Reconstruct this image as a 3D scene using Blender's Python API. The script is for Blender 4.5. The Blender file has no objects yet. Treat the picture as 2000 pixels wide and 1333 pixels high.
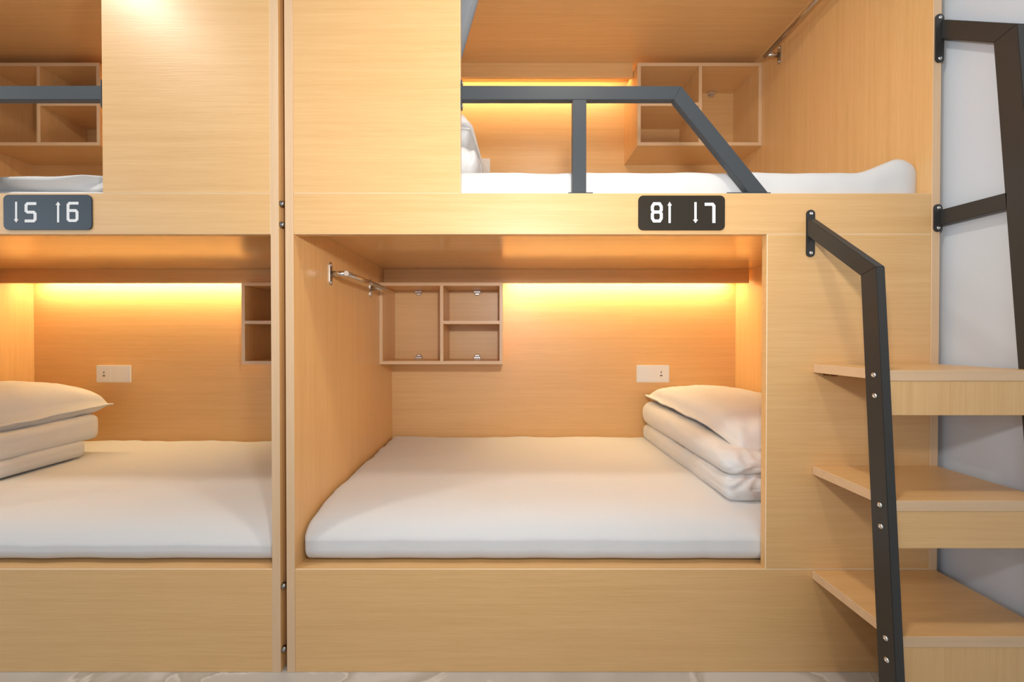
import bpy, bmesh, math, random
from mathutils import Vector, noise, Matrix
random.seed(4)
C = bpy.context.scene
COL = C.collection
# ------------------------------------------------------------------ camera, world, lights, exposure
D, SP, FP = 1.2258, 620.0, 760.0            # distance to bunk fronts, px per metre there, focal in px
VX, TH = 990.0, 0.0079                      # principal column, slight downward pitch
EYE = 1.062                                 # eye height in metres
cam = bpy.data.cameras.new('camera'); camo = bpy.data.objects.new('camera', cam); COL.objects.link(camo)
camo.location = (0, -D, EYE); camo.rotation_euler = (math.pi/2 - TH, 0, 0)
cam.sensor_width = 36; cam.lens = 36*FP/2000; cam.shift_x = (1000-VX)/2000; cam.clip_start = .02
C.camera = camo
C.view_settings.view_transform = 'Standard'; C.view_settings.look = 'None'
C.view_settings.exposure = -0.10; C.view_settings.gamma = 1; C.view_settings.use_curve_mapping = False

w = bpy.data.worlds.new('world'); C.world = w; w.use_nodes = True
bg = w.node_tree.nodes['Background']; bg.inputs[0].default_value = (.84, .92, 1, 1); bg.inputs[1].default_value = .40

def area(name, loc, rot, sx, sy, power, col, shape='RECTANGLE', spread=math.pi):
    l = bpy.data.lights.new(name, 'AREA'); l.shape = shape; l.size = sx; l.size_y = sy
    l.energy = power; l.color = col; l.spread = spread
    o = bpy.data.objects.new(name, l); o.location = loc; o.rotation_euler = rot; COL.objects.link(o); return o
# corridor ceiling lamps (above the frame)
for lx, pw in ((.30, 13), (-1.78, 15), (-3.9, 14)):
    area('corridor_lamp_light', (lx, -.62, 2.74), (0, 0, 0), .16, .16, pw, (1, .91, .78), 'DISK')
# daylight from the far end of the corridor, left and behind
area('window_and_fill_light', (-4.6, -2.6, 1.7), (0, math.radians(-90), math.radians(20)), 1.6, 1.6, 30, (.72, .86, 1))
# added unseen cool fill panel behind the photographer, brightens the berth interiors
area('window_and_fill_light', (.1, -2.7, 1.0), (math.radians(90), 0, 0), 2.3, 1.8, 12, (.80, .90, 1))
# the photographer's flash head, just above and in front of the camera (its rail shadow falls on the upper back wall)
fl = bpy.data.lights.new('flash_light', 'SPOT'); fl.energy = 55; fl.spot_size = math.radians(178); fl.spot_blend = 1; fl.shadow_soft_size = .045; fl.color = (1, .97, .93)
flo = bpy.data.objects.new('flash_light', fl); flo.location = (.09, -1.1, 1.43); flo.rotation_euler = (math.radians(90+15), 0, 0); COL.objects.link(flo)
LEDC = (1, .77, .40)

def at(x, y, Y=0.0):
    """world X, Z of photograph pixel x, y on the vertical plane at depth Y"""
    u, v = (x-VX)/FP, (666.5-y)/FP
    t = (D+Y)/(math.cos(TH)+v*math.sin(TH))
    return u*t, EYE + t*(v*math.cos(TH)-math.sin(TH))
def atX(x, y, X):
    """world Y, Z of pixel x, y on the plane at the given X"""
    u, v = (x-VX)/FP, (666.5-y)/FP
    t = X/u
    return -D + t*(math.cos(TH)+v*math.sin(TH)), EYE + t*(v*math.cos(TH)-math.sin(TH))
def X_(x, Y=0): return at(x, 600, Y)[0]
def Z_(y, Y=0): return at(990, y, Y)[1]

# ------------------------------------------------------------------ materials
def mat(name, col, rough=.5, metal=0, spec=.5, coat=0):
    m = bpy.data.materials.new(name); m.use_nodes = True; b = m.node_tree.nodes['Principled BSDF']
    b.inputs['Base Color'].default_value = (*col, 1); b.inputs['Roughness'].default_value = rough
    b.inputs['Metallic'].default_value = metal; b.inputs['Specular IOR Level'].default_value = spec
    b.inputs['Coat Weight'].default_value = coat
    return m
def lin(r, g, b):
    f = lambda c: ((c/255+.055)/1.055)**2.4 if c > 10 else c/255/12.92
    return (f(r), f(g), f(b))
def wood(name, a, b, axis, rough=.46, bump=.25, coat=.35, crough=.30):
    m = mat(name, a, rough, spec=.6, coat=coat); nt = m.node_tree; N = nt.nodes; L = nt.links; P = N['Principled BSDF']
    P.inputs['Coat Roughness'].default_value = crough
    g = N.new('ShaderNodeNewGeometry'); mp = N.new('ShaderNodeMapping'); L.new(g.outputs['Position'], mp.inputs[0])
    s = [1, 1, 1]
    for i in range(3): s[i] = 1.3 if i == axis else 60
    mp.inputs['Scale'].default_value = s
    n1 = N.new('ShaderNodeTexNoise'); n1.inputs['Scale'].default_value = 1; n1.inputs['Detail'].default_value = 5
    n1.inputs['Roughness'].default_value = .62; n1.inputs['Distortion'].default_value = .25
    L.new(mp.outputs[0], n1.inputs['Vector'])
    mp2 = N.new('ShaderNodeMapping'); L.new(g.outputs['Position'], mp2.inputs[0])
    mp2.inputs['Scale'].default_value = [9 if i == axis else 420 for i in range(3)]
    n2 = N.new('ShaderNodeTexNoise'); n2.inputs['Detail'].default_value = 2; n2.inputs['Scale'].default_value = 1
    L.new(mp2.outputs[0], n2.inputs['Vector'])
    mx = N.new('ShaderNodeMix'); mx.data_type = 'FLOAT'; mx.inputs[0].default_value = .42
    L.new(n1.outputs['Fac'], mx.inputs[2]); L.new(n2.outputs['Fac'], mx.inputs[3])
    r = N.new('ShaderNodeValToRGB'); r.color_ramp.elements[0].position = .3; r.color_ramp.elements[1].position = .68
    r.color_ramp.elements[0].color = (*b, 1); r.color_ramp.elements[1].color = (*a, 1)
    L.new(mx.outputs[0], r.inputs[0]); L.new(r.outputs[0], P.inputs['Base Color'])
    bp = N.new('ShaderNodeBump'); bp.inputs['Strength'].default_value = bump; bp.inputs['Distance'].default_value = .0012
    L.new(n2.outputs['Fac'], bp.inputs['Height']); L.new(bp.outputs[0], P.inputs['Normal'])
    return m
WA, WB = lin(233, 188, 128), lin(219, 170, 109)
W_H = wood('oak_laminate_grain_across', WA, WB, 0)
W_V = wood('oak_laminate_grain_upright', WA, WB, 2)
W_GLOSS = wood('oak_laminate_glossy', WA, WB, 0, .22, .03, .3, .12)
EDGE = wood('oak_edge_banding', lin(228, 192, 152), lin(216, 178, 136), 2, .5, .05)
RIM = wood('pale_edge_rim', lin(244, 220, 186), lin(236, 208, 170), 0, .4, .05)
EDGE_H = wood('oak_edge_banding_level', lin(228, 192, 152), lin(216, 178, 136), 0, .5, .05)
def cloth(name, col):
    m = mat(name, col, .85, spec=.25); nt = m.node_tree; N = nt.nodes; L = nt.links; P = N['Principled BSDF']
    P.inputs['Sheen Weight'].default_value = .15
    n = N.new('ShaderNodeTexNoise'); n.inputs['Scale'].default_value = 900; n.inputs['Detail'].default_value = 1
    g = N.new('ShaderNodeNewGeometry'); L.new(g.outputs['Position'], n.inputs['Vector'])
    n2 = N.new('ShaderNodeTexNoise'); n2.inputs['Scale'].default_value = 9; n2.inputs['Detail'].default_value = 4
    n2.inputs['Distortion'].default_value = .6; L.new(g.outputs['Position'], n2.inputs['Vector'])
    b1 = N.new('ShaderNodeBump'); b1.inputs['Strength'].default_value = .1; b1.inputs['Distance'].default_value = .0005
    b2 = N.new('ShaderNodeBump'); b2.inputs['Strength'].default_value = .18; b2.inputs['Distance'].default_value = .012
    L.new(n.outputs['Fac'], b1.inputs['Height']); L.new(n2.outputs['Fac'], b2.inputs['Height'])
    L.new(b1.outputs[0], b2.inputs['Normal']); L.new(b2.outputs[0], P.inputs['Normal'])
    return m
SHEET = cloth('white_cotton', (.70, .695, .69))
GREYC = cloth('grey_curtain_fabric', lin(168, 174, 182))
def powder(name, col, rough):
    m = mat(name, col, rough); nt = m.node_tree; N = nt.nodes; L = nt.links; P = N['Principled BSDF']
    n = N.new('ShaderNodeTexNoise'); n.inputs['Scale'].default_value = 350; g = N.new('ShaderNodeNewGeometry')
    L.new(g.outputs['Position'], n.inputs['Vector'])
    b = N.new('ShaderNodeBump'); b.inputs['Strength'].default_value = .15; b.inputs['Distance'].default_value = .0006
    L.new(n.outputs['Fac'], b.inputs['Height']); L.new(b.outputs[0], P.inputs['Normal']); return m
BLACK = powder('black_powder_coated_steel', lin(50, 49, 47), .42)
GUARD = powder('anthracite_powder_coated_steel', lin(66, 70, 74), .4)
CHROME = mat('brushed_chrome', (.62, .6, .57), .22, 1)
STEEL = mat('zinc_bolt_steel', (.75, .74, .72), .3, 1)
DARKSTEEL = mat('dark_bolt_steel', (.3, .28, .26), .25, 1)
PLASTIC = mat('white_socket_plastic', (.8, .8, .8), .3)
HOLE = mat('dark_hole', (.02, .02, .02), .8)
SIGNM = mat('dark_sign_enamel', lin(46, 38, 26), .36)
SIGNB = mat('sign_enamel_painted_reflection', lin(50, 58, 68), .38)  # same dark enamel, with its bluish sky reflection put into the colour
INK = mat('white_sign_lettering', (.85, .85, .86), .5)
led = mat('led_diffuser', (1, .8, .5), .5); P = led.node_tree.nodes['Principled BSDF']
P.inputs['Emission Color'].default_value = (1, .62, .22, 1); P.inputs['Emission Strength'].default_value = 1.5
def wallmat():
    m = mat('painted_plaster', lin(203, 211, 221), .4); nt = m.node_tree; N = nt.nodes; L = nt.links; P = N['Principled BSDF']
    n = N.new('ShaderNodeTexNoise'); n.inputs['Scale'].default_value = 60; n.inputs['Detail'].default_value = 4
    b = N.new('ShaderNodeBump'); b.inputs['Strength'].default_value = .08; b.inputs['Distance'].default_value = .002
    L.new(n.outputs['Fac'], b.inputs['Height']); L.new(b.outputs[0], P.inputs['Normal']); return m
WALL = wallmat()
def floormat():
    m = mat('grey_stone_tile', lin(196, 190, 182), .35); nt = m.node_tree; N = nt.nodes; L = nt.links; P = N['Principled BSDF']
    g = N.new('ShaderNodeNewGeometry')
    n = N.new('ShaderNodeTexNoise'); n.inputs['Scale'].default_value = 2.2; n.inputs['Detail'].default_value = 5; n.inputs['Distortion'].default_value = .8
    L.new(g.outputs['Position'], n.inputs['Vector'])
    r = N.new('ShaderNodeValToRGB'); e = r.color_ramp.elements
    e[0].position = .35; e[0].color = (*lin(184, 178, 170), 1); e[1].position = .6; e[1].color = (*lin(206, 200, 193), 1)
    k = e.new(.5); k.color = (*lin(196, 190, 182), 1); k = e.new(.515); k.color = (*lin(218, 212, 205), 1); k = e.new(.53); k.color = (*lin(178, 170, 158), 1)
    L.new(n.outputs['Fac'], r.inputs[0]); L.new(r.outputs[0], P.inputs['Base Color']); return m
FLOOR = floormat()

# ------------------------------------------------------------------ object helpers
WL = {}
def link(name, bm, m, parent=None, smooth=False):
    me = bpy.data.meshes.new(name)
    xs = [v.co for v in bm.verts]
    lo = Vector([min(c[i] for c in xs) for i in range(3)]); hi = Vector([max(c[i] for c in xs) for i in range(3)])
    o0 = Vector(((lo.x+hi.x)/2, (lo.y+hi.y)/2, lo.z))
    bmesh.ops.translate(bm, verts=bm.verts, vec=-o0)
    bmesh.ops.recalc_face_normals(bm, faces=bm.faces)
    bm.to_mesh(me); bm.free()
    for mm in (m if isinstance(m, (list, tuple)) else [m]): me.materials.append(mm)
    if smooth:
        for p in me.polygons: p.use_smooth = True
    o = bpy.data.objects.new(name, me); COL.objects.link(o)
    WL[o.name] = o0
    if parent: o.parent = parent; o.location = o0 - WL[parent.name]
    else: o.location = o0
    return o
def empty(name, loc, label, cat, group=None):
    o = bpy.data.objects.new(name, None); COL.objects.link(o); o.location = loc; o.empty_display_size = .1
    WL[o.name] = Vector(loc); return tag(o, label, cat, group)
def tag(o, label, cat, group=None):
    o['label'] = label; o['category'] = cat
    if group: o['group'] = group
    return o
def bx(bm, x0, x1, y0, y1, z0, z1, bev=0.0008, mi=0):
    t = bmesh.new()
    vs = [t.verts.new((x, y, z)) for x in (x0, x1) for y in (y0, y1) for z in (z0, z1)]
    for f in ((0, 1, 3, 2), (4, 6, 7, 5), (0, 4, 5, 1), (2, 3, 7, 6), (0, 2, 6, 4), (1, 5, 7, 3)): t.faces.new([vs[i] for i in f])
    bmesh.ops.recalc_face_normals(t, faces=t.faces)
    if bev: bmesh.ops.bevel(t, geom=t.edges[:], offset=bev, segments=1, affect='EDGES')
    join(bm, t, mi); return bm
def join(bm, t, mi=0):
    mp = {v: bm.verts.new(v.co) for v in t.verts}
    for f in t.faces:
        nf = bm.faces.new([mp[v] for v in f.verts]); nf.material_index = mi; nf.smooth = f.smooth
    t.free()
def box(name, x0, x1, y0, y1, z0, z1, m, parent=None, bev=.0008, front=None, rim=None):
    """front: edge-banding material for the faces that look at the corridor"""
    bm = bx(bmesh.new(), x0, x1, y0, y1, z0, z1, bev)
    ms = [m]
    if front:
        ms.append(front); bm.normal_update()
        for f in bm.faces:
            if f.normal.y < -.6: f.material_index = 1
    if rim:
        ms.append(rim); bm.normal_update()
        for f in bm.faces:
            if max(abs(c) for c in f.normal) < .9: f.material_index = 1
    return link(name, bm, ms, parent)
def prism(pts, axis, a, b, bev=0):
    """pts in the plane across axis, extruded from a to b"""
    bm = bmesh.new()
    def mk(p, t): return (t, p[0], p[1]) if axis == 0 else ((p[0], t, p[1]) if axis == 1 else (p[0], p[1], t))
    A = [bm.verts.new(mk(p, a)) for p in pts]; B = [bm.verts.new(mk(p, b)) for p in pts]
    n = len(pts); bm.faces.new(A); bm.faces.new(B[::-1])
    for i in range(n): bm.faces.new((A[i], A[(i+1) % n], B[(i+1) % n], B[i]))
    bmesh.ops.recalc_face_normals(bm, faces=bm.faces)
    if bev: bmesh.ops.bevel(bm, geom=bm.edges[:], offset=bev, segments=2, affect='EDGES')
    return bm
def rrect(cx, cz, w_, h_, r, n=6):
    p = []
    for sx, sz, a0 in ((1, 1, 0), (-1, 1, 90), (-1, -1, 180), (1, -1, 270)):
        for i in range(n+1):
            a = math.radians(a0+90*i/n); p.append((cx+sx*(w_/2-r)+r*math.cos(a), cz+sz*(h_/2-r)+r*math.sin(a)))
    return p
def tube(p, q, r, n=14, bm=None):
    bm = bm or bmesh.new(); p = Vector(p); q = Vector(q); d = (q-p).normalized()
    u = d.orthogonal().normalized(); v = d.cross(u)
    A = []; B = []
    for i in range(n):
        a = 2*math.pi*i/n; o = u*math.cos(a)*r+v*math.sin(a)*r
        A.append(bm.verts.new(p+o)); B.append(bm.verts.new(q+o))
    bm.faces.new(A[::-1]); bm.faces.new(B)
    for i in range(n): f = bm.faces.new((A[i], A[(i+1) % n], B[(i+1) % n], B[i])); f.smooth = True
    return bm
def dome(c, nrm, r, h, bm=None, n=14):
    """round screw head with a recessed socket"""
    bm = bm or bmesh.new(); c = Vector(c); d = Vector(nrm).normalized(); u = d.orthogonal().normalized(); v = d.cross(u)
    prof = ((1, 0), (.98, .35), (.8, .8), (.5, 1), (.38, 1), (.34, .55), (.0001, .5))
    rings = []
    for rr, hh in prof:
        rings.append([bm.verts.new(c+d*h*hh+(u*math.cos(2*math.pi*i/n)+v*math.sin(2*math.pi*i/n))*r*rr) for i in range(n)])
    for a, b in zip(rings, rings[1:]):
        for i in range(n): bm.faces.new((a[i], a[(i+1) % n], b[(i+1) % n], b[i]))
    bm.faces.new(rings[0][::-1]); bm.faces.new(rings[-1]); return bm

# ------------------------------------------------------------------ room shell
FZ = 0.0
def struct(name, bm, m): o = link(name, bm, m); o['kind'] = 'structure'; return o
struct('floor', bx(bmesh.new(), -6, 1.385, -3.2, 1.2, -.05, 0, 0), FLOOR)
struct('ceiling', bx(bmesh.new(), -6, 1.385, -3.2, 1.2, 2.8, 2.86, 0), WALL)
struct('wall_right', bx(bmesh.new(), 1.385, 1.45, -3.2, 1.2, 0, 2.8, 0), WALL)
struct('wall_back', bx(bmesh.new(), -6, 1.385, 1.12, 1.2, 0, 2.8, 0), WALL)

# ------------------------------------------------------------------ bunk units
TP = .026                                  # board thickness
YB = 1.048                   # back panel front face
YV = .890                                  # valance front face
XR0, XR1 = -.6715, 1.3355                  # inside of right unit
XL1 = X_(529, 0); XL0 = XL1 - 2.020        # inside of left unit
ZBT, ZBB = Z_(377.3), Z_(457.5)            # fascia top, bottom
ZPL = Z_(1112.5)                           # top of base board
ZCL = Z_(525.5, YV)                        # ceiling of lower berth
ZCU = Z_(122.5, YV)                        # ceiling of upper berth
ZTOP = ZCU + .03
ZVL, ZVU = Z_(553, YV), Z_(151, YV)
XPU_R = X_(899.5)-.0; XPU_L = X_(201.5)
YCF = .79                                   # cubby front face
YC = YB-.001
CUBW = .650
cubL = dict(z0=Z_(712, .82), z1=Z_(552, .82)); cubU = dict(z0=Z_(284.5, .82), z1=Z_(122.5, .82))
YCF = .82

def bunk(name, x0, x1, px, flip, label):
    u = empty('bunk_bed', ((x0+x1)/2, YB/2, 0), label, 'bunk bed', 'capsule bunk units side by side')
    for xs in ((x0-TP, x0), (x1, x1+TP)):
        box('side_panel', xs[0], xs[1], 0, YB+TP, 0, ZTOP, W_V, u, front=EDGE)
    box('back_panel', x0, x1, YB, YB+TP, .03, ZTOP, W_H, u, 0)
    box('fascia', x0, x1, .0008, TP, ZBB, ZBT, W_H, u, .0014, rim=RIM)
    box('base_board', x0, x1, .0008, TP, .0, ZPL, W_H, u, .0014, rim=RIM)
    box('bed_platform', x0, x1, TP, YB, ZPL-.03, ZPL-.004, W_H, u)
    box('bed_platform', x0, x1, TP, YB, ZCL, ZCL+.022, W_GLOSS, u)['label'] = 'underside of upper berth, glossy oak laminate'
    box('ceiling_panel', x0, x1, TP, YB, ZCU, ZTOP, W_H, u)
    # stepped cleat behind the fascia
    box('cleat', x0, x1, TP+.0002, TP+.03, ZCL-.022, ZCL-.0003, W_H, u)
    if not flip:
        box('upper_front_panel', x0, px, .0008, TP, ZBT, ZTOP, W_H, u, .0014, rim=RIM)
        box('lower_front_panel', X_(1498), x1, .0008, TP, ZPL, ZBB, W_H, u, .0014, rim=RIM)
    else:
        box('upper_front_panel', px, x1, .0008, TP, ZBT, ZTOP, W_H, u, .0014, rim=RIM)
        box('lower_front_panel', x0, x0+.516, .0008, TP, ZPL, ZBB, W_H, u, .0014, rim=RIM)
    box('valance', x0+.001, x1-(.02 if not flip else .001), YV, YV+.018, ZVL, ZCL-.0003, W_H, u)
    cw = .654
    ux = (x0+.001, x1-cw) if not flip else (x0+cw, x1-.001)
    box('valance', ux[0], ux[1], YV, YV+.018, ZVU, ZCU-.0003, W_H, u)
    # led strips in the slot behind the valance
    lx = (x0+cw, x1-.03) if not flip else (x0+.03, x1-cw)
    for (a, b), zb in ((lx, ZVL), (ux, ZVU)):
        yl = YB-.050 if zb == ZVL else YV+.034
        zl = zb+(.030 if zb == ZVL else .062)
        box('led_strip', a+.003, b-.003, yl-.009, yl+.009, zl+.001, zl+.010, led, u, 0)['label'] = 'warm glowing LED strip'
        area('led_strip_light', ((a+b)/2, yl, zl), (math.radians(8 if zb == ZVL else 60), 0, 0), (b-a)-.02, .014, (5.6 if zb == ZVL else 4.2)*(b-a), LEDC)
    return u
BR = bunk('bunk_bed', XR0, XR1, XPU_R, False, 'pale oak capsule bunk on the right with black 8 and 7 sign and stairs')
BL = bunk('bunk_bed', XL0, XL1, XPU_L, True, 'pale oak capsule bunk on the left with dark 5 and 6 sign, cut by frame')
# connector bolt heads in the narrow gap, on the outer face of the left unit
for (x, y) in ((550, 398), (550, 439), (553, 1146), (554, 1270)):
    X, Z = at(x, y, .008)
    link('bolt', dome((XL1+TP, .012, Z), (1, 0, 0), .0105, .013), DARKSTEEL, BL, True)
# small corner fixings under the fascia
for par, xx in ((BR, XR0+.045), (BL, XL1-.03)):
    bm = bx(bmesh.new(), xx-.02, xx+.02, TP+.0302, TP+.05, ZCL-.012, ZCL-.0004, .002)
    tube((xx-.008, TP+.04, ZCL-.012), (xx-.008, TP+.04, ZCL-.016), .004, 10, bm); tube((xx+.01, TP+.04, ZCL-.012), (xx+.01, TP+.04, ZCL-.016), .004, 10, bm)
    link('corner_bracket', bm, mat('bronze_bracket', lin(120, 80, 40), .4, .6), par)

# ------------------------------------------------------------------ open storage cubbies
CT = .0175
def cubby(x0, x1, z0, z1, shelf_left, zs, label, div=.505):
    t = empty('storage_cubby', ((x0+x1)/2, (YCF+YC)/2, z0), label, 'wall cubby', 'two-column oak cubbies inside the berths')
    def bd(n, a, b, c, d, m=W_H, f=EDGE_H, y1=YC): return box(n, a, b, YCF, y1, c, d, m, t, .0006, f)
    bd('top_board', x0, x1, z1-CT, z1); bd('bottom_board', x0, x1, z0, z0+CT)
    bd('side_board', x0, x0+CT, z0+CT, z1-CT, W_V, EDGE); bd('side_board', x1-CT, x1, z0+CT, z1-CT, W_V, EDGE)
    xm = x0+(x1-x0)*div
    bd('divider', xm-CT/2, xm+CT/2, z0+CT, z1-CT, W_V, EDGE)
    if shelf_left: bd('shelf', x0+CT, xm-CT/2, zs-CT/2, zs+CT/2)
    else: bd('shelf', xm+CT/2, x1-CT, zs-CT/2, zs+CT/2)
    # corner clips
    for cx in ((x0+xm)/2-.005, (x1+xm)/2+.01):
        for zz, s in ((z1-CT, -1), (z0+CT, 1)):
            bm = bmesh.new()
            za, zb = sorted((zz, zz+s*.014)); bx(bm, cx-.022, cx+.022, YC-.024, YC-.0005, za, zb, .003)
            za, zb = sorted((zz+s*.014, zz+s*.026)); bx(bm, cx-.014, cx+.014, YC-.012, YC-.0005, za, zb, .003)
            tube((cx-.008, YC-.024, zz+s*.007), (cx-.008, YC-.027, zz+s*.007), .004, 10, bm)
            tube((cx+.008, YC-.024, zz+s*.007), (cx+.008, YC-.027, zz+s*.007), .004, 10, bm)
            link('corner_clip', bm, STEEL, t)
    # cam fixings on the inner side faces
    for sx, d in ((x0+CT, 1), (xm-CT/2, -1), (xm+CT/2, 1), (x1-CT, -1)):
        for zz in (z0+CT+.035, z1-CT-.035):
            link('screw_cap', dome((sx, YCF+.07, zz), (d, 0, 0), .005, .002), STEEL, t, True)
    return t
zsL = Z_(630, YCF); zsU = Z_(203.5, YCF)
cubby(XR0+.0005, XR0+CUBW, cubL['z0'], cubL['z1'], False, zsL, 'oak wall cubby in lower right berth beside the chrome rail')
cubby(XR1-.652, XR1-.0005, cubU['z0'], cubU['z1'], True, zsU, 'oak wall cubby in upper right berth seen from below behind guard rail')
cubby(XL1-.652, XL1-.0005, cubL['z0'], cubL['z1'], True, zsL, 'oak wall cubby in lower left berth, half hidden by the upright panel')
cubby(XL0+.0008, X_(198, YCF), cubU['z0'], cubU['z1'], False, zsU, 'oak wall cubby in upper left berth behind the grey rail', .492)

# ------------------------------------------------------------------ chrome clothes rails
def clothes_rail(xw, d, z, label):
    t = empty('clothes_rail', (xw, .47, z), label, 'clothes rail', 'short chrome clothes rails on berth side walls')
    xt = xw + d*.066
    y0, y1 = .255, .69
    for y in (y0, y1):
        pl = link('wall_plate', prism(rrect(y, z, .024, .088, .0119), 0, min(xw, xw+d*.004), max(xw, xw+d*.004), .0008), CHROME, t)
        for s in (-1, 1): link('screw', dome((xw+d*.004, y, z+s*.033), (d, 0, 0), .006, .003), STEEL, pl, True)
        link('arm', tube((xw+d*.004, y, z), (xt, y, z), .0105, 20), CHROME, t)
    link('rail', tube((xt, y0-.012, z), (xt, y1+.012, z), .0095, 20), CHROME, t)
    return t
clothes_rail(XR0, 1, at(690, 535, .255)[1], 'chrome clothes rail on left side wall of lower right berth')
clothes_rail(XR1, -1, at(1500, 107, .69)[1], 'chrome clothes rail high on right side wall of upper right berth')

# ------------------------------------------------------------------ guard rails
def guard(pts_px, post_px, plate_x, label, mirror=None):
    """points read on the front plane; mirror: reflect about this X for the other unit"""
    mx = (lambda X: X) if mirror is None else (lambda X: mirror - X)
    Y0, Y1 = .002, .0235
    P = [at(*p, Y0) for p in pts_px]; zt = P[0][1]
    t = empty('guard_rail', (mx((P[0][0]+P[2][0])/2), .0125, ZBT), label, 'guard rail', 'guard rails of the upper berths')
    o1, o2, o3, i3, i2, i1 = P
    f = lambda L: [(mx(p[0]), p[1]) for p in L]
    link('top_bar', prism(f([o1, o2, i2, i1]), 1, Y0, Y1, .0012), GUARD, t)
    o3 = (o3[0], ZBT+.003); i3 = (i3[0], ZBT+.003)
    link('slanted_bar', prism(f([o2, o3, i3, i2]), 1, Y0, Y1, .0012), GUARD, t)
    a, b = X_(post_px[0]), X_(post_px[1])
    link('post', prism(f([(a, ZBT+.003), (b, ZBT+.003), (b, i1[1]), (a, i1[1])]), 1, Y0, Y1, .0012), GUARD, t)
    for (c, d) in plate_x:
        xa, xb = sorted((mx(X_(c)), mx(X_(d)))); box('foot_plate', xa, xb, .0015, .0245, ZBT+.0002, ZBT+.003, GUARD, t, .0005)
    xe = mx(P[0][0]); s = 1 if mirror is None else -1
    xa, xb = sorted((xe, xe-s*.003))
    xa, xb = (xe, xe+.003) if s > 0 else (xe-.003, xe)
    pl = link('end_plate', prism(rrect(.0125, zt-.024, .023, .095, .01), 0, xa, xb), GUARD, t)
    for q in (-1, 1): link('screw', dome((xb if s > 0 else xa, .0125, zt-.024+q*.036), (s, 0, 0), .005, .003), STEEL, pl, True)
    return t
GP = [(900.3, 167), (1331, 168), (1500, 377), (1462, 377), (1316, 194.5), (900.3, 194.5)]
guard(GP, (1118, 1145), ((1110, 1158), (1420, 1505)), 'dark steel guard rail of upper right berth with post and slanted end')
guard(GP, (1118, 1145), ((1110, 1158), (1420, 1505)), 'grey steel guard rail end crossing upper left berth', mirror=X_(900.3)+XPU_L-.0012)

# ------------------------------------------------------------------ grey curtain in upper right berth
bm = bmesh.new(); nz, nx = 30, 24; rows = []
xt1, zt1 = at(945, -38, .07); xt0, zt0 = at(899, 122, .07)
for i in range(nz+1):
    z = ZCU-.001-(ZCU-.001-(zt0-.04))*i/nz
    if z >= zt0: k = (z-zt0)/(zt1-zt0); xr = xt0+(xt1-xt0)*k
    else: k = 0; xr = xt0-(.10*math.sin(min(1, (zt0-z)/.3)*math.pi/2))
    wdt = .34-.12*(1-abs(z-zt0+.1)/1.0)
    row = []
    for j in range(nx+1):
        f = j/nx; x = xr-wdt*(1-f); y = .075+.018*math.sin(f*math.pi*9+.6)*(1 if f < .86 else .25)
        row.append(bm.verts.new((x, y, z)))
    rows.append(row)
for a, b in zip(rows, rows[1:]):
    for j in range(nx): bm.faces.new((a[j], a[j+1], b[j+1], b[j]))
bmesh.ops.solidify(bm, geom=bm.faces[:], thickness=.002)
tag(link('curtain', bm, GREYC, None, True), 'grey fabric curtain drawn back behind the upper right front panel', 'curtain')

# ------------------------------------------------------------------ bedding
def rbox(x0, x1, y0, y1, z0, z1, r, n, fn=None, bm=None):
    """rounded box with r=(rx,ry,rz) corner radii and n=(nx,ny,nz) spans, passed through fn"""
    def ticks(a, b, rr, n):
        e = [rr*(1-math.cos(math.pi/2*i/5)) for i in range(5)]
        mid = [a+rr+(b-a-2*rr)*i/n for i in range(n+1)]
        return [a+t for t in e]+mid+[b-t for t in e[::-1]]
    T = [ticks(x0, x1, r[0], n[0]), ticks(y0, y1, r[1], n[1]), ticks(z0, z1, r[2], n[2])]
    N = [len(t)-1 for t in T]; vm = {}; bm = bm or bmesh.new()
    lo = (x0+r[0], y0+r[1], z0+r[2]); hi = (x1-r[0], y1-r[1], z1-r[2])
    def V(i, j, k):
        key = (i, j, k)
        if key not in vm:
            p = Vector((T[0][i], T[1][j], T[2][k])); q = Vector([min(max(p[a], lo[a]), hi[a]) for a in range(3)])
            d = Vector([(p[a]-q[a])/r[a] for a in range(3)]); L = d.length
            if L > 1e-6: d = d/L*max(abs(c) for c in d) if False else d.normalized()
            p = Vector([q[a]+d[a]*r[a] for a in range(3)]) if L > 1e-6 else p
            vm[key] = bm.verts.new(fn(p) if fn else p)
        return vm[key]
    for j in range(N[1]):
        for k in range(N[2]):
            bm.faces.new((V(0, j, k), V(0, j, k+1), V(0, j+1, k+1), V(0, j+1, k))); bm.faces.new((V(N[0], j, k), V(N[0], j+1, k), V(N[0], j+1, k+1), V(N[0], j, k+1)))
    for i in range(N[0]):
        for k in range(N[2]):
            bm.faces.new((V(i, 0, k), V(i+1, 0, k), V(i+1, 0, k+1), V(i, 0, k+1))); bm.faces.new((V(i, N[1], k), V(i, N[1], k+1), V(i+1, N[1], k+1), V(i+1, N[1], k)))
        for j in range(N[1]):
            bm.faces.new((V(i, j, 0), V(i, j+1, 0), V(i+1, j+1, 0), V(i+1, j, 0))); bm.faces.new((V(i, j, N[2]), V(i+1, j, N[2]), V(i+1, j+1, N[2]), V(i, j+1, N[2])))
    return bm
nz_ = noise.noise
def wr(p, s, seed=0, an=(1, 1, 1)):
    q = Vector((p.x*an[0], p.y*an[1], p.z*an[2]))*s+Vector((seed, seed*1.7, seed*.3)); return nz_(q)+.5*nz_(q*2.1)
def ridge(p, s, seed=0, an=(1, 1, 1)):
    return (1-abs(wr(p, s, seed, an))*1.6)
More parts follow.
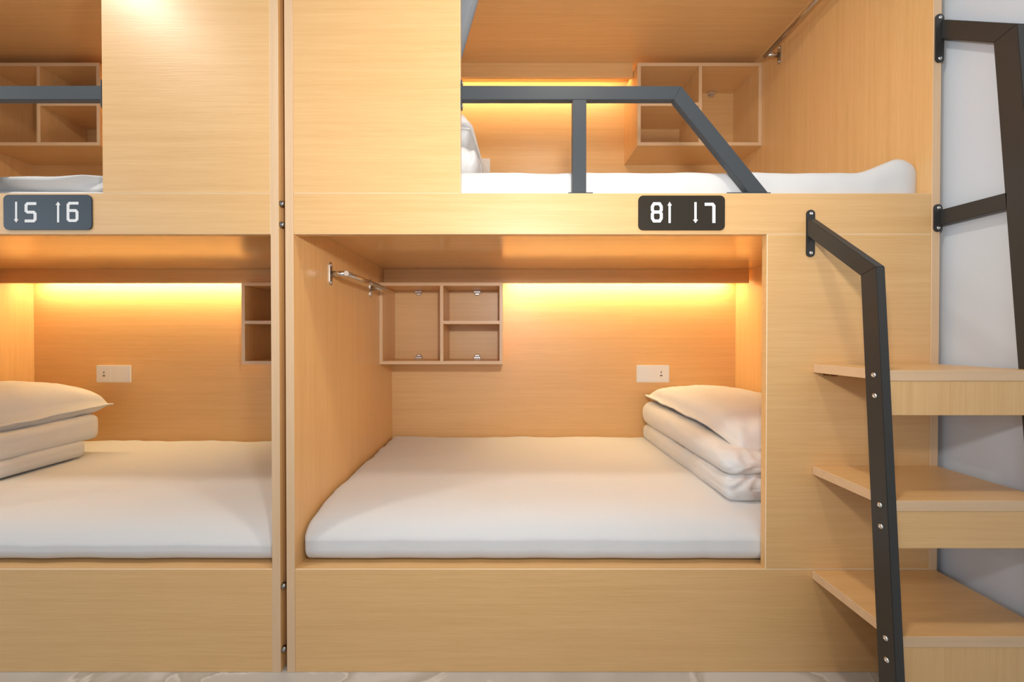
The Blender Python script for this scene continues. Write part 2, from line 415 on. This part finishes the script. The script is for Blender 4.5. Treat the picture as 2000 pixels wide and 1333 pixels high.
# lower mattresses
YM0 = .024+.004
def lower_mattress(x0, x1, ztop, label, seed):
    zb = ZPL-.0025
    def fn(p):
        h = max(0, (p.z-zb)/(ztop-zb)); d = p.y-YM0
        drop = .0 + .062*math.exp(-d/.055)+.012*math.exp(-d/.25)
        e = min(p.x-x0, x1-p.x)
        p.z -= drop*h*h
        p.z += h*(.0035*wr(p, 5, seed)+ (.012*math.exp(-((YB-p.y)/.05)**2) *(.4+wr(p, 6, seed+4, (1, 0, 0)))) + .02*math.exp(-((YB-p.y)/.06)**2-(e/.07)**2))
        p.z -= h*.010*math.exp(-(e/.03)**2)*(.5+wr(p, 14, seed+2))
        if d < .1: p.y += .004*wr(p, 9, seed+7, (1, 0, .4))*(1-d/.1)+.002
        return p
    return tag(link('mattress', rbox(x0+.004, x1-.004, YM0, YB-.003, zb, ztop, (.02, .05, .05), (90, 40, 8), fn), SHEET, None, True), label, 'mattress', 'white sheeted mattresses')
zm = Z_(843, YB)
lower_mattress(XR0, XR1, at(800, 851, YB)[1], 'white sheeted mattress in lower right berth under a warm light strip', 1)
lower_mattress(XL0, XL1, at(400, 859, YB)[1], 'white sheeted mattress in lower left berth, left side out of frame', 5)
# upper mattresses
ZUB = ZCL+.0225
def upper_right(p):
    h = max(0, (p.z-ZUB)/(zu-ZUB))
    xa = at(1680, 336, .05)[0]; xb = XR1
    if p.x > xa:
        t = (p.x-xa)/(at(1753, 306, .05)[0]-xa); k = min(1, t)
        k = k*k*(3-2*k)*.35+.65*k
        p.z += h*k*.05*(1 if p.y > .06 else .93)
    p.z += h*.004*wr(p, 7, 2)
    if p.y < .1: p.y += .003*wr(p, 10, 3)
    return p
zu = at(1300, 334.5, .04)[1]
tag(link('mattress', rbox(XR0+.004, at(1801, 340, .035)[0], .032, YB-.003, ZUB, zu, (.07, .025, .045), (90, 26, 8), upper_right), SHEET, None, True),
    'white mattress in upper right berth behind guard rail, end curled up', 'mattress', 'white sheeted mattresses')
zul = at(100, 371, .04)[1]
tag(link('mattress', rbox(XL0+.004, XL1-.004, .032, YB-.003, ZUB, zul, (.02, .03, .03), (60, 20, 6), lambda p: p+Vector((0, 0, .002*wr(p, 5)))), SHEET, None, True),
    'white mattress in upper left berth under a rumpled duvet', 'mattress', 'white sheeted mattresses')

def duvet(x0, x1, y0, y1, z0, z1, seed, label, group, amp=.006, tilt=(0, 0), layers=1, r=.045, rx=None, sag=0.0):
    h = (z1-z0)
    cx, cy = (x0+x1)/2, (y0+y1)/2
    def fn(p):
        k = (p.z-z0)/h
        w_ = amp*(1.2*wr(p, 7, seed)+.55*wr(p, 19, seed+3, (1, .5, 2)))
        n = Vector(((p.x-cx)/(x1-x0), (p.y-cy)/(y1-y0), (p.z-(z0+z1)/2)/h)); m_ = max(abs(n.x), abs(n.y), abs(n.z))
        # gathered pleats at the front
        f = max(0, 1-(p.y-y0)/.16)
        p = p.copy()
        pl = f*f*amp*1.3*(abs(math.sin(p.x*55+3*nz_(Vector((p.x*6, p.z*20, seed)))+seed))-.5)
        p.y -= pl*2*(1-abs(k-.5)*1.2)
        p.z += (w_+pl)*(k*1.1) + k*tilt[0]*(p.x-cx)+k*tilt[1]*(p.y-cy)-sag*f*f*k
        p.x += w_*.6*(abs(n.x) > .4)*(1 if n.x > 0 else -1)
        for i in range(1, layers):     # creases between folded layers
            g = math.exp(-((k-i/layers)/.05)**2); dd = .014*g
            if abs(n.x) > .35: p.x -= math.copysign(dd*min(1, (abs(n.x)-.35)*8), n.x)
            if abs(n.y) > .35: p.y -= math.copysign(dd*min(1, (abs(n.y)-.35)*8), n.y)
        return p
    b = rbox(x0, x1, y0, y1, z0, z1, (rx or r, r, min(r, h*.49)), (34, 44, 10), fn)
    return tag(link('folded_duvet', b, SHEET, None, True), label, 'duvet', group)
def pillow(cx, cy, cz, a, b, T, rz, seed, label, group, fl=.03, tx=0, ty=0, droop=None, flat=.35):
    bm = bmesh.new(); n = 52; top = []; bot = []
    R = Matrix.Rotation(rz, 3, 'Z') @ Matrix.Rotation(tx, 3, 'X') @ Matrix.Rotation(ty, 3, 'Y')
    def sg(t): return math.sin(t*math.pi/2)
    ia, ib = 1-fl/a, 1-fl/b
    def P(i, j, s):
        u, v = sg(-1+2*i/n), sg(-1+2*j/n)
        U, V = min(1, abs(u)/ia), min(1, abs(v)/ib)
        f = max(0, (1-U**2.6)*(1-V**2.6))**.32
        cr = 1-.05*(u*v)**4; x = a*u*(1-.05*(1-v*v))*cr; y = b*v*(1-.07*(1-u*u))*cr
        q = Vector((x, y, 0))
        rad = max(0, U*V)**3
        ang = math.atan2(v, u)
        wv = .010*rad*math.sin(ang*30+seed)*(f**.5)+.006*wr(q, 9, seed)*min(1, f*2.5)+.0035*wr(q, 24, seed+5)*min(1, f*3)
        z = T*f*(1 if s > 0 else flat)*s + wv + .004*s
        edge = max(abs(u), abs(v))
        z += .008*wr(q, 8, seed+9)*max(0, edge-.8)*5
        q = R @ Vector((x, y, z))
        q = q+Vector((cx, cy, cz))
        if droop: q.z -= droop(q, u, v)
        return q
    for s, L in ((1, top), (-1, bot)):
        for i in range(n+1): L.append([bm.verts.new(P(i, j, s)) for j in range(n+1)])
    for i in range(n):
        for j in range(n):
            bm.faces.new((top[i][j], top[i+1][j], top[i+1][j+1], top[i][j+1])); bm.faces.new((bot[i][j], bot[i][j+1], bot[i+1][j+1], bot[i+1][j]))
    for i in range(n):
        for (p, q) in (((i, 0), (i+1, 0)), ((i+1, n), (i, n)), ((0, i+1), (0, i)), ((n, i), (n, i+1))):
            try: bm.faces.new((top[p[0]][p[1]], bot[p[0]][p[1]], bot[q[0]][q[1]], top[q[0]][q[1]]))
            except ValueError: pass
    return tag(link('pillow', bm, SHEET, None, True), label, 'pillow', group)
def zp(px): return EYE+px/SP            # height from offset to eye level in front-plane pixels
G1, G2 = 'folded duvets stacked in the berths', 'white pillows on the duvet stacks'
x478 = 478/SP
duvet(x478+.004, XR1-.012, .135, YB-.03, zp(-363), zp(-300), 11, 'lower folded white duvet of the lower right berth stack', G1, .007, r=.04)
duvet(x478-.004, XR1-.012, .135, YB-.03, zp(-306), zp(-236), 23, 'upper folded white duvet of the lower right berth stack, under pillow', G1, .006, tilt=(0, .05), r=.052, sag=.015)
pillow(1.075, .61, zp(-217), .27, .43, .085, math.radians(4), 3, 'plump white pillow topping the duvet stack in lower right berth', G2, .022, tx=math.radians(3.5),
       droop=lambda q, u, v: .05*max(0, -v-.55)**1.5*2.0*max(0, -u+.4)+.01*max(0, abs(v)-.7))
XLr = -1372/SP
duvet(XL0+.012, -2.10, .10, .72, zp(-366), zp(-316), 31, 'lower folded white duvet of the lower left berth stack', G1, .003, r=.028)
duvet(XL0+.012, -2.105, .10, .79, zp(-321), zp(-249), 41, 'upper folded white duvet of the lower left berth stack, under pillow', G1, .003, tilt=(0, .03), r=.03)
pillow(-2.41, .47, zp(-228), .30, .42, .155, math.radians(-3), 8, 'plump white pillow topping the duvet stack in lower left berth', G2, .024, tx=math.radians(2), flat=.42)
# upper right: duvets and pillow stacked at the head, mostly behind the front panel
duvet(XR0+.02, at(936, 300, .10)[0], .07, YB-.25, zu+.007, zu+.105, 51, 'folded white duvet at the head of the upper right berth', G1, .010, r=.045)
pillow(-.35, .36, EYE+.735, .27, .29, .115, math.radians(-5), 13, 'white pillow on the duvet in upper right berth, beside front panel', G2, .012, ty=math.radians(10), flat=.8)
# upper left rumpled duvet
def rump(p):
    k = max(0, min(1, (p.z-zul)/(zul2-zul)))
    p = p.copy(); f = max(0, 1-(p.y-.04)/.16)
    p.z += k*(.010*wr(p, 4, 12)+.006*ridge(p, 3.2, 6, (1, .5, 2)))
    # diagonal folds hanging over the front
    q = p.z-.45*(p.x+1.3)*.22
    g = .5+.5*math.sin(q*95+2.2*nz_(Vector((p.x*4, q*6, 2)))); g2 = ridge(p, 6, 21, (.5, .4, 2.2))
    p.y -= f*(.034*g**1.5+.02*g2-.032)
    return p
zul2 = at(60, 339, .04)[1]
tag(link('rumpled_duvet', rbox(XL0+.01, XL1-.01, .05, YB-.02, zul+.001, zul2, (.03, .035, .024), (170, 30, 18), rump), SHEET, None, True),
    'rumpled white duvet spread over the upper left mattress', 'duvet')

# ------------------------------------------------------------------ power sockets
def socket(x0, x1, y0, y1, hx, label):
    a, zt = at(x0, y0, YB); b, zb = at(x1, y1, YB); t = empty('power_socket', ((a+b)/2, YB, (zt+zb)/2), label, 'socket', 'white double socket plates on the back panels')
    pl = link('face_plate', prism(rrect((a+b)/2, (zt+zb)/2, b-a, zt-zb, .003), 1, YB-.009, YB, .0012), PLASTIC, t)
    hX = at(hx, 730, YB)[0]; cz = (zt+zb)/2; y = YB-.0098
    other = a+b-hX
    for cx_ in (hX, other):
        link('insert', prism(rrect(cx_, cz, (b-a)*.40, (zt-zb)*.84, .002), 1, YB-.0105, YB-.0088, .0006), PLASTIC, t)
    for (w_, h_, dz) in ((.006, .006, .012), (.0035, .006, 0.004), (.014, .006, -.011)):
        box('slot', hX-w_/2, hX+w_/2, YB-.0112, YB-.0103, cz+dz-h_/2, cz+dz+h_/2, HOLE, t, 0)
    return t
socket(1243, 1306, 713.5, 747, 1290, 'white socket plate beside the pillow in lower right berth')
socket(191, 257, 714, 747, 206.5, 'white socket plate above the pillow in lower left berth')
s3 = socket(905, 957, 311, 338.5, 918, 'pale socket plate low in upper right berth behind white bedding')

# ------------------------------------------------------------------ number signs
def stroke(pts, wd, close=False):
    """flat mitred stroke outline as quads"""
    n = len(pts); L = []; R = []
    for i in range(n):
        p = Vector(pts[i]);
        pr = Vector(pts[(i-1) % n]) if (i > 0 or close) else None; nx = Vector(pts[(i+1) % n]) if (i < n-1 or close) else None
        d1 = (p-pr).normalized() if pr is not None else None; d2 = (nx-p).normalized() if nx is not None else None
        if d1 is None: d1 = d2
        if d2 is None: d2 = d1
        n1 = Vector((-d1.y, d1.x)); n2 = Vector((-d2.y, d2.x)); m = (n1+n2).normalized(); k = wd/2/max(.4, m.dot(n1))
        L.append(p+m*k); R.append(p-m*k)
    q = []
    for i in range(n if close else n-1):
        j = (i+1) % n; q.append([L[i], L[j], R[j], R[i]])
    return q
def glyph(name, quads, conv, t, par):
    bm = bmesh.new()
    for i, q in enumerate(quads):
        join(bm, prism([at(*conv(p), -.003) for p in q], 1, -.0036-.00004*i, -.0029))
    return link(name, bm, INK, par)
def sign(x0, x1, y0, y1, m, conv, items, label):
    a, zt = at(x0, y0, -.003); b, zb = at(x1, y1, -.003)
    t = empty('number_sign', ((a+b)/2, 0, (zt+zb)/2), label, 'sign', 'berth number signs on the fascias')
    link('sign_plate', prism(rrect((a+b)/2, (zt+zb)/2, b-a, zt-zb, .0155, 8), 1, -.003, .0012, .0004), m, t)
    for name, quads in items: glyph(name, quads, conv, t, t)
cv = lambda p: (1220+p[0]/9.09, 360+p[1]/9.09)
eight = stroke([(491, 398), (521, 348), (619, 348), (649, 398), (649, 462), (624, 495), (516, 495), (491, 462)], 52, True) + \
        stroke([(491, 528), (516, 497), (624, 497), (649, 528), (649, 608), (619, 656), (521, 656), (491, 608)], 52, True)
sign(1247, 1416, 382, 450, SIGNM, cv, [
    ('numeral', eight),
    ('arrow', stroke([(798, 372), (798, 690)], 40)+[[Vector((798, 314)), Vector((758, 380)), Vector((838, 380))]]),
    ('arrow', stroke([(1257, 320), (1257, 634)], 40)+[[Vector((1213, 630)), Vector((1302, 630)), Vector((1257, 692))]]),
    ('numeral', stroke([(1420, 358), (1560, 358), (1583, 388), (1583, 690)], 54))], 'dark rounded sign with white 8 up arrow and 7 down arrow')
cv2 = lambda p: (p[0]/10, 360+p[1]/10)
sign(6, 179, 380.5, 449, SIGNB, cv2, [
    ('arrow', stroke([(318, 345), (318, 690)], 38)+[[Vector((273, 685)), Vector((364, 685)), Vector((320, 752))]]),
    ('numeral', stroke([(712, 380), (540, 380), (512, 412), (512, 520), (545, 548), (660, 548), (690, 580), (690, 690), (660, 720), (488, 720)], 56)),
    ('arrow', stroke([(1138, 402), (1138, 748)], 40)+[[Vector((1138, 342)), Vector((1088, 408)), Vector((1182, 408))]]),
    ('numeral', stroke([(1535, 373), (1360, 373), (1332, 404), (1332, 685), (1362, 713), (1478, 713), (1508, 685), (1508, 547), (1480, 517), (1350, 517)], 54))],
    'dark rounded sign, bluish reflection in its colour, with white 5 down arrow and 6 up arrow')

# ------------------------------------------------------------------ stairs
SX0, SX1 = .9652, 1.3565
st = empty('staircase', ((SX0+SX1)/2, -.13, 0), 'three open oak steps fixed to the right bunk below the black handrails', 'stairs')
def tread(yb, yf, s, yap, nm_mat, drop=None):
    dep = D*(1-1/s); z = Z_(yb, 0); th = .0265
    tr = box('tread', SX0, SX1, -dep, -.0003, z-th, z, W_H, st, .0008, EDGE_H)
    for f in tr.data.polygons:
        if f.normal.x < -.6: f.material_index = 1
    zb = Z_(yap, -dep) if yap else 0
    box('riser', SX0, SX1, -dep+.0012, -dep+.0012+.018, zb, z-th-.0004, nm_mat, tr, .0008)
    return tr, dep, z
tread(711.5, 722, 1.25, 812, W_V); tread(910.5, 978, 1.275, 1072.5, W_H); t3, d3, z3 = tread(1114, 1245, 1.29, None, W_V)
# shelf pin below the top tread
link('bracket', bx(bmesh.new(), SX0+.03, SX0+.055, -.03, -.0005, Z_(711.5)-.036, Z_(711.5)-.0268, .002), mat('bronze_fixing', lin(140, 95, 50), .4, .6), st)

# ------------------------------------------------------------------ black handrails
def hull_poly(bm_pts, xa, xb, name, par, bev=.0015): return link(name, prism(bm_pts, 0, xa, xb, bev), BLACK, par)
def plate(cx, y0, y1, par):
    za, zb = at(0, y0, -.003)[1], at(0, y1, -.003)[1]
    pl = link('wall_plate', prism(rrect(cx, (za+zb)/2, .0265, za-zb, .0125), 1, -.004, -.0002 if cx > 1.3 else .001, .0006), BLACK, par)
    for z in (za-.012, zb+.012): link('screw', dome((cx, -.004, z), (0, -1, 0), .0055, .003), STEEL, pl, True)
XA, XB = .9415, .9647
hl = empty('handrail', ((XA+XB)/2, -.2, 0), 'black steel handrail left of the stairs, bent at the top', 'handrail', 'black handrails of the stairs')
pa = atX(1577, 427, XA); a0 = (-.0035, at(1577, 427, 0)[1]); b0 = (-.0035, at(1577, 461, 0)[1])
eo = atX(1711, 521, XA); ei = atX(1680.5, 539, XA)
bo = atX(1750, 1333, XA); bi = atX(1716, 1333, XA)
ext = lambda p, q: (q[0]+(q[0]-p[0])*(q[1]-0)/(p[1]-q[1]), 0.0)
bo2, bi2 = ext(eo, bo), ext(ei, bi)
link('arm', prism([a0, eo, ei, b0], 0, XA, XB, .0012), BLACK, hl)
link('upright', prism([eo, bo2, bi2, ei], 0, XA, XB, .0012), BLACK, hl)
plate((XA+XB)/2, 410, 502, hl)
for (x, y) in ((1706, 733), (1708, 773.5), (1718, 987), (1720, 1029), (1729.5, 1247.5), (1731.5, 1290)):
    Y, Z = atX(x, y, XA-.001); link('bolt', dome((XA, Y, Z), (-1, 0, 0), .0066, .0035), STEEL, hl, True)
XC, XD = 1.3572, 1.3805
hr = empty('handrail', ((XC+XD)/2, -.2, 0), 'tall black steel handrail against the white wall, right edge of frame', 'handrail', 'black handrails of the stairs')
ro = atX(1987, 46.5, XC); ri = atX(1940, 84, XC)
r2 = atX(1973, 520, XC); sl = (r2[0]-ri[0])/(ri[1]-r2[1])     # lean outwards per metre of drop
wid = -(ro[0]-ri[0])
ri0 = (ri[0]+sl*ri[1]*1.0, 0.0); ro0 = (ro[0]+sl*ro[1], 0.0)
a1 = (-.0035, at(1840, 40, 0)[1]); b1 = (-.0035, at(1840, 77, 0)[1])
link('arm', prism([a1, ro, ri, b1], 0, XC, XD, .0012), BLACK, hr)
link('upright', prism([ro, ro0, ri0, ri], 0, XC, XD, .0012), BLACK, hr)
c0, c1 = atX(1967, 376, XC), atX(1968, 408, XC)
d0, d1 = (-.0035, at(1835, 411, 0)[1]), (-.0035, at(1835, 441, 0)[1])
link('strut', prism([d0, (c0[0]+.0005, c0[1]), (c1[0]+.0005, c1[1]), d1], 0, XC, XD, .0012), BLACK, hr)
plate(1.352, 27, 122, hr); plate(1.352, 399, 453, hr)
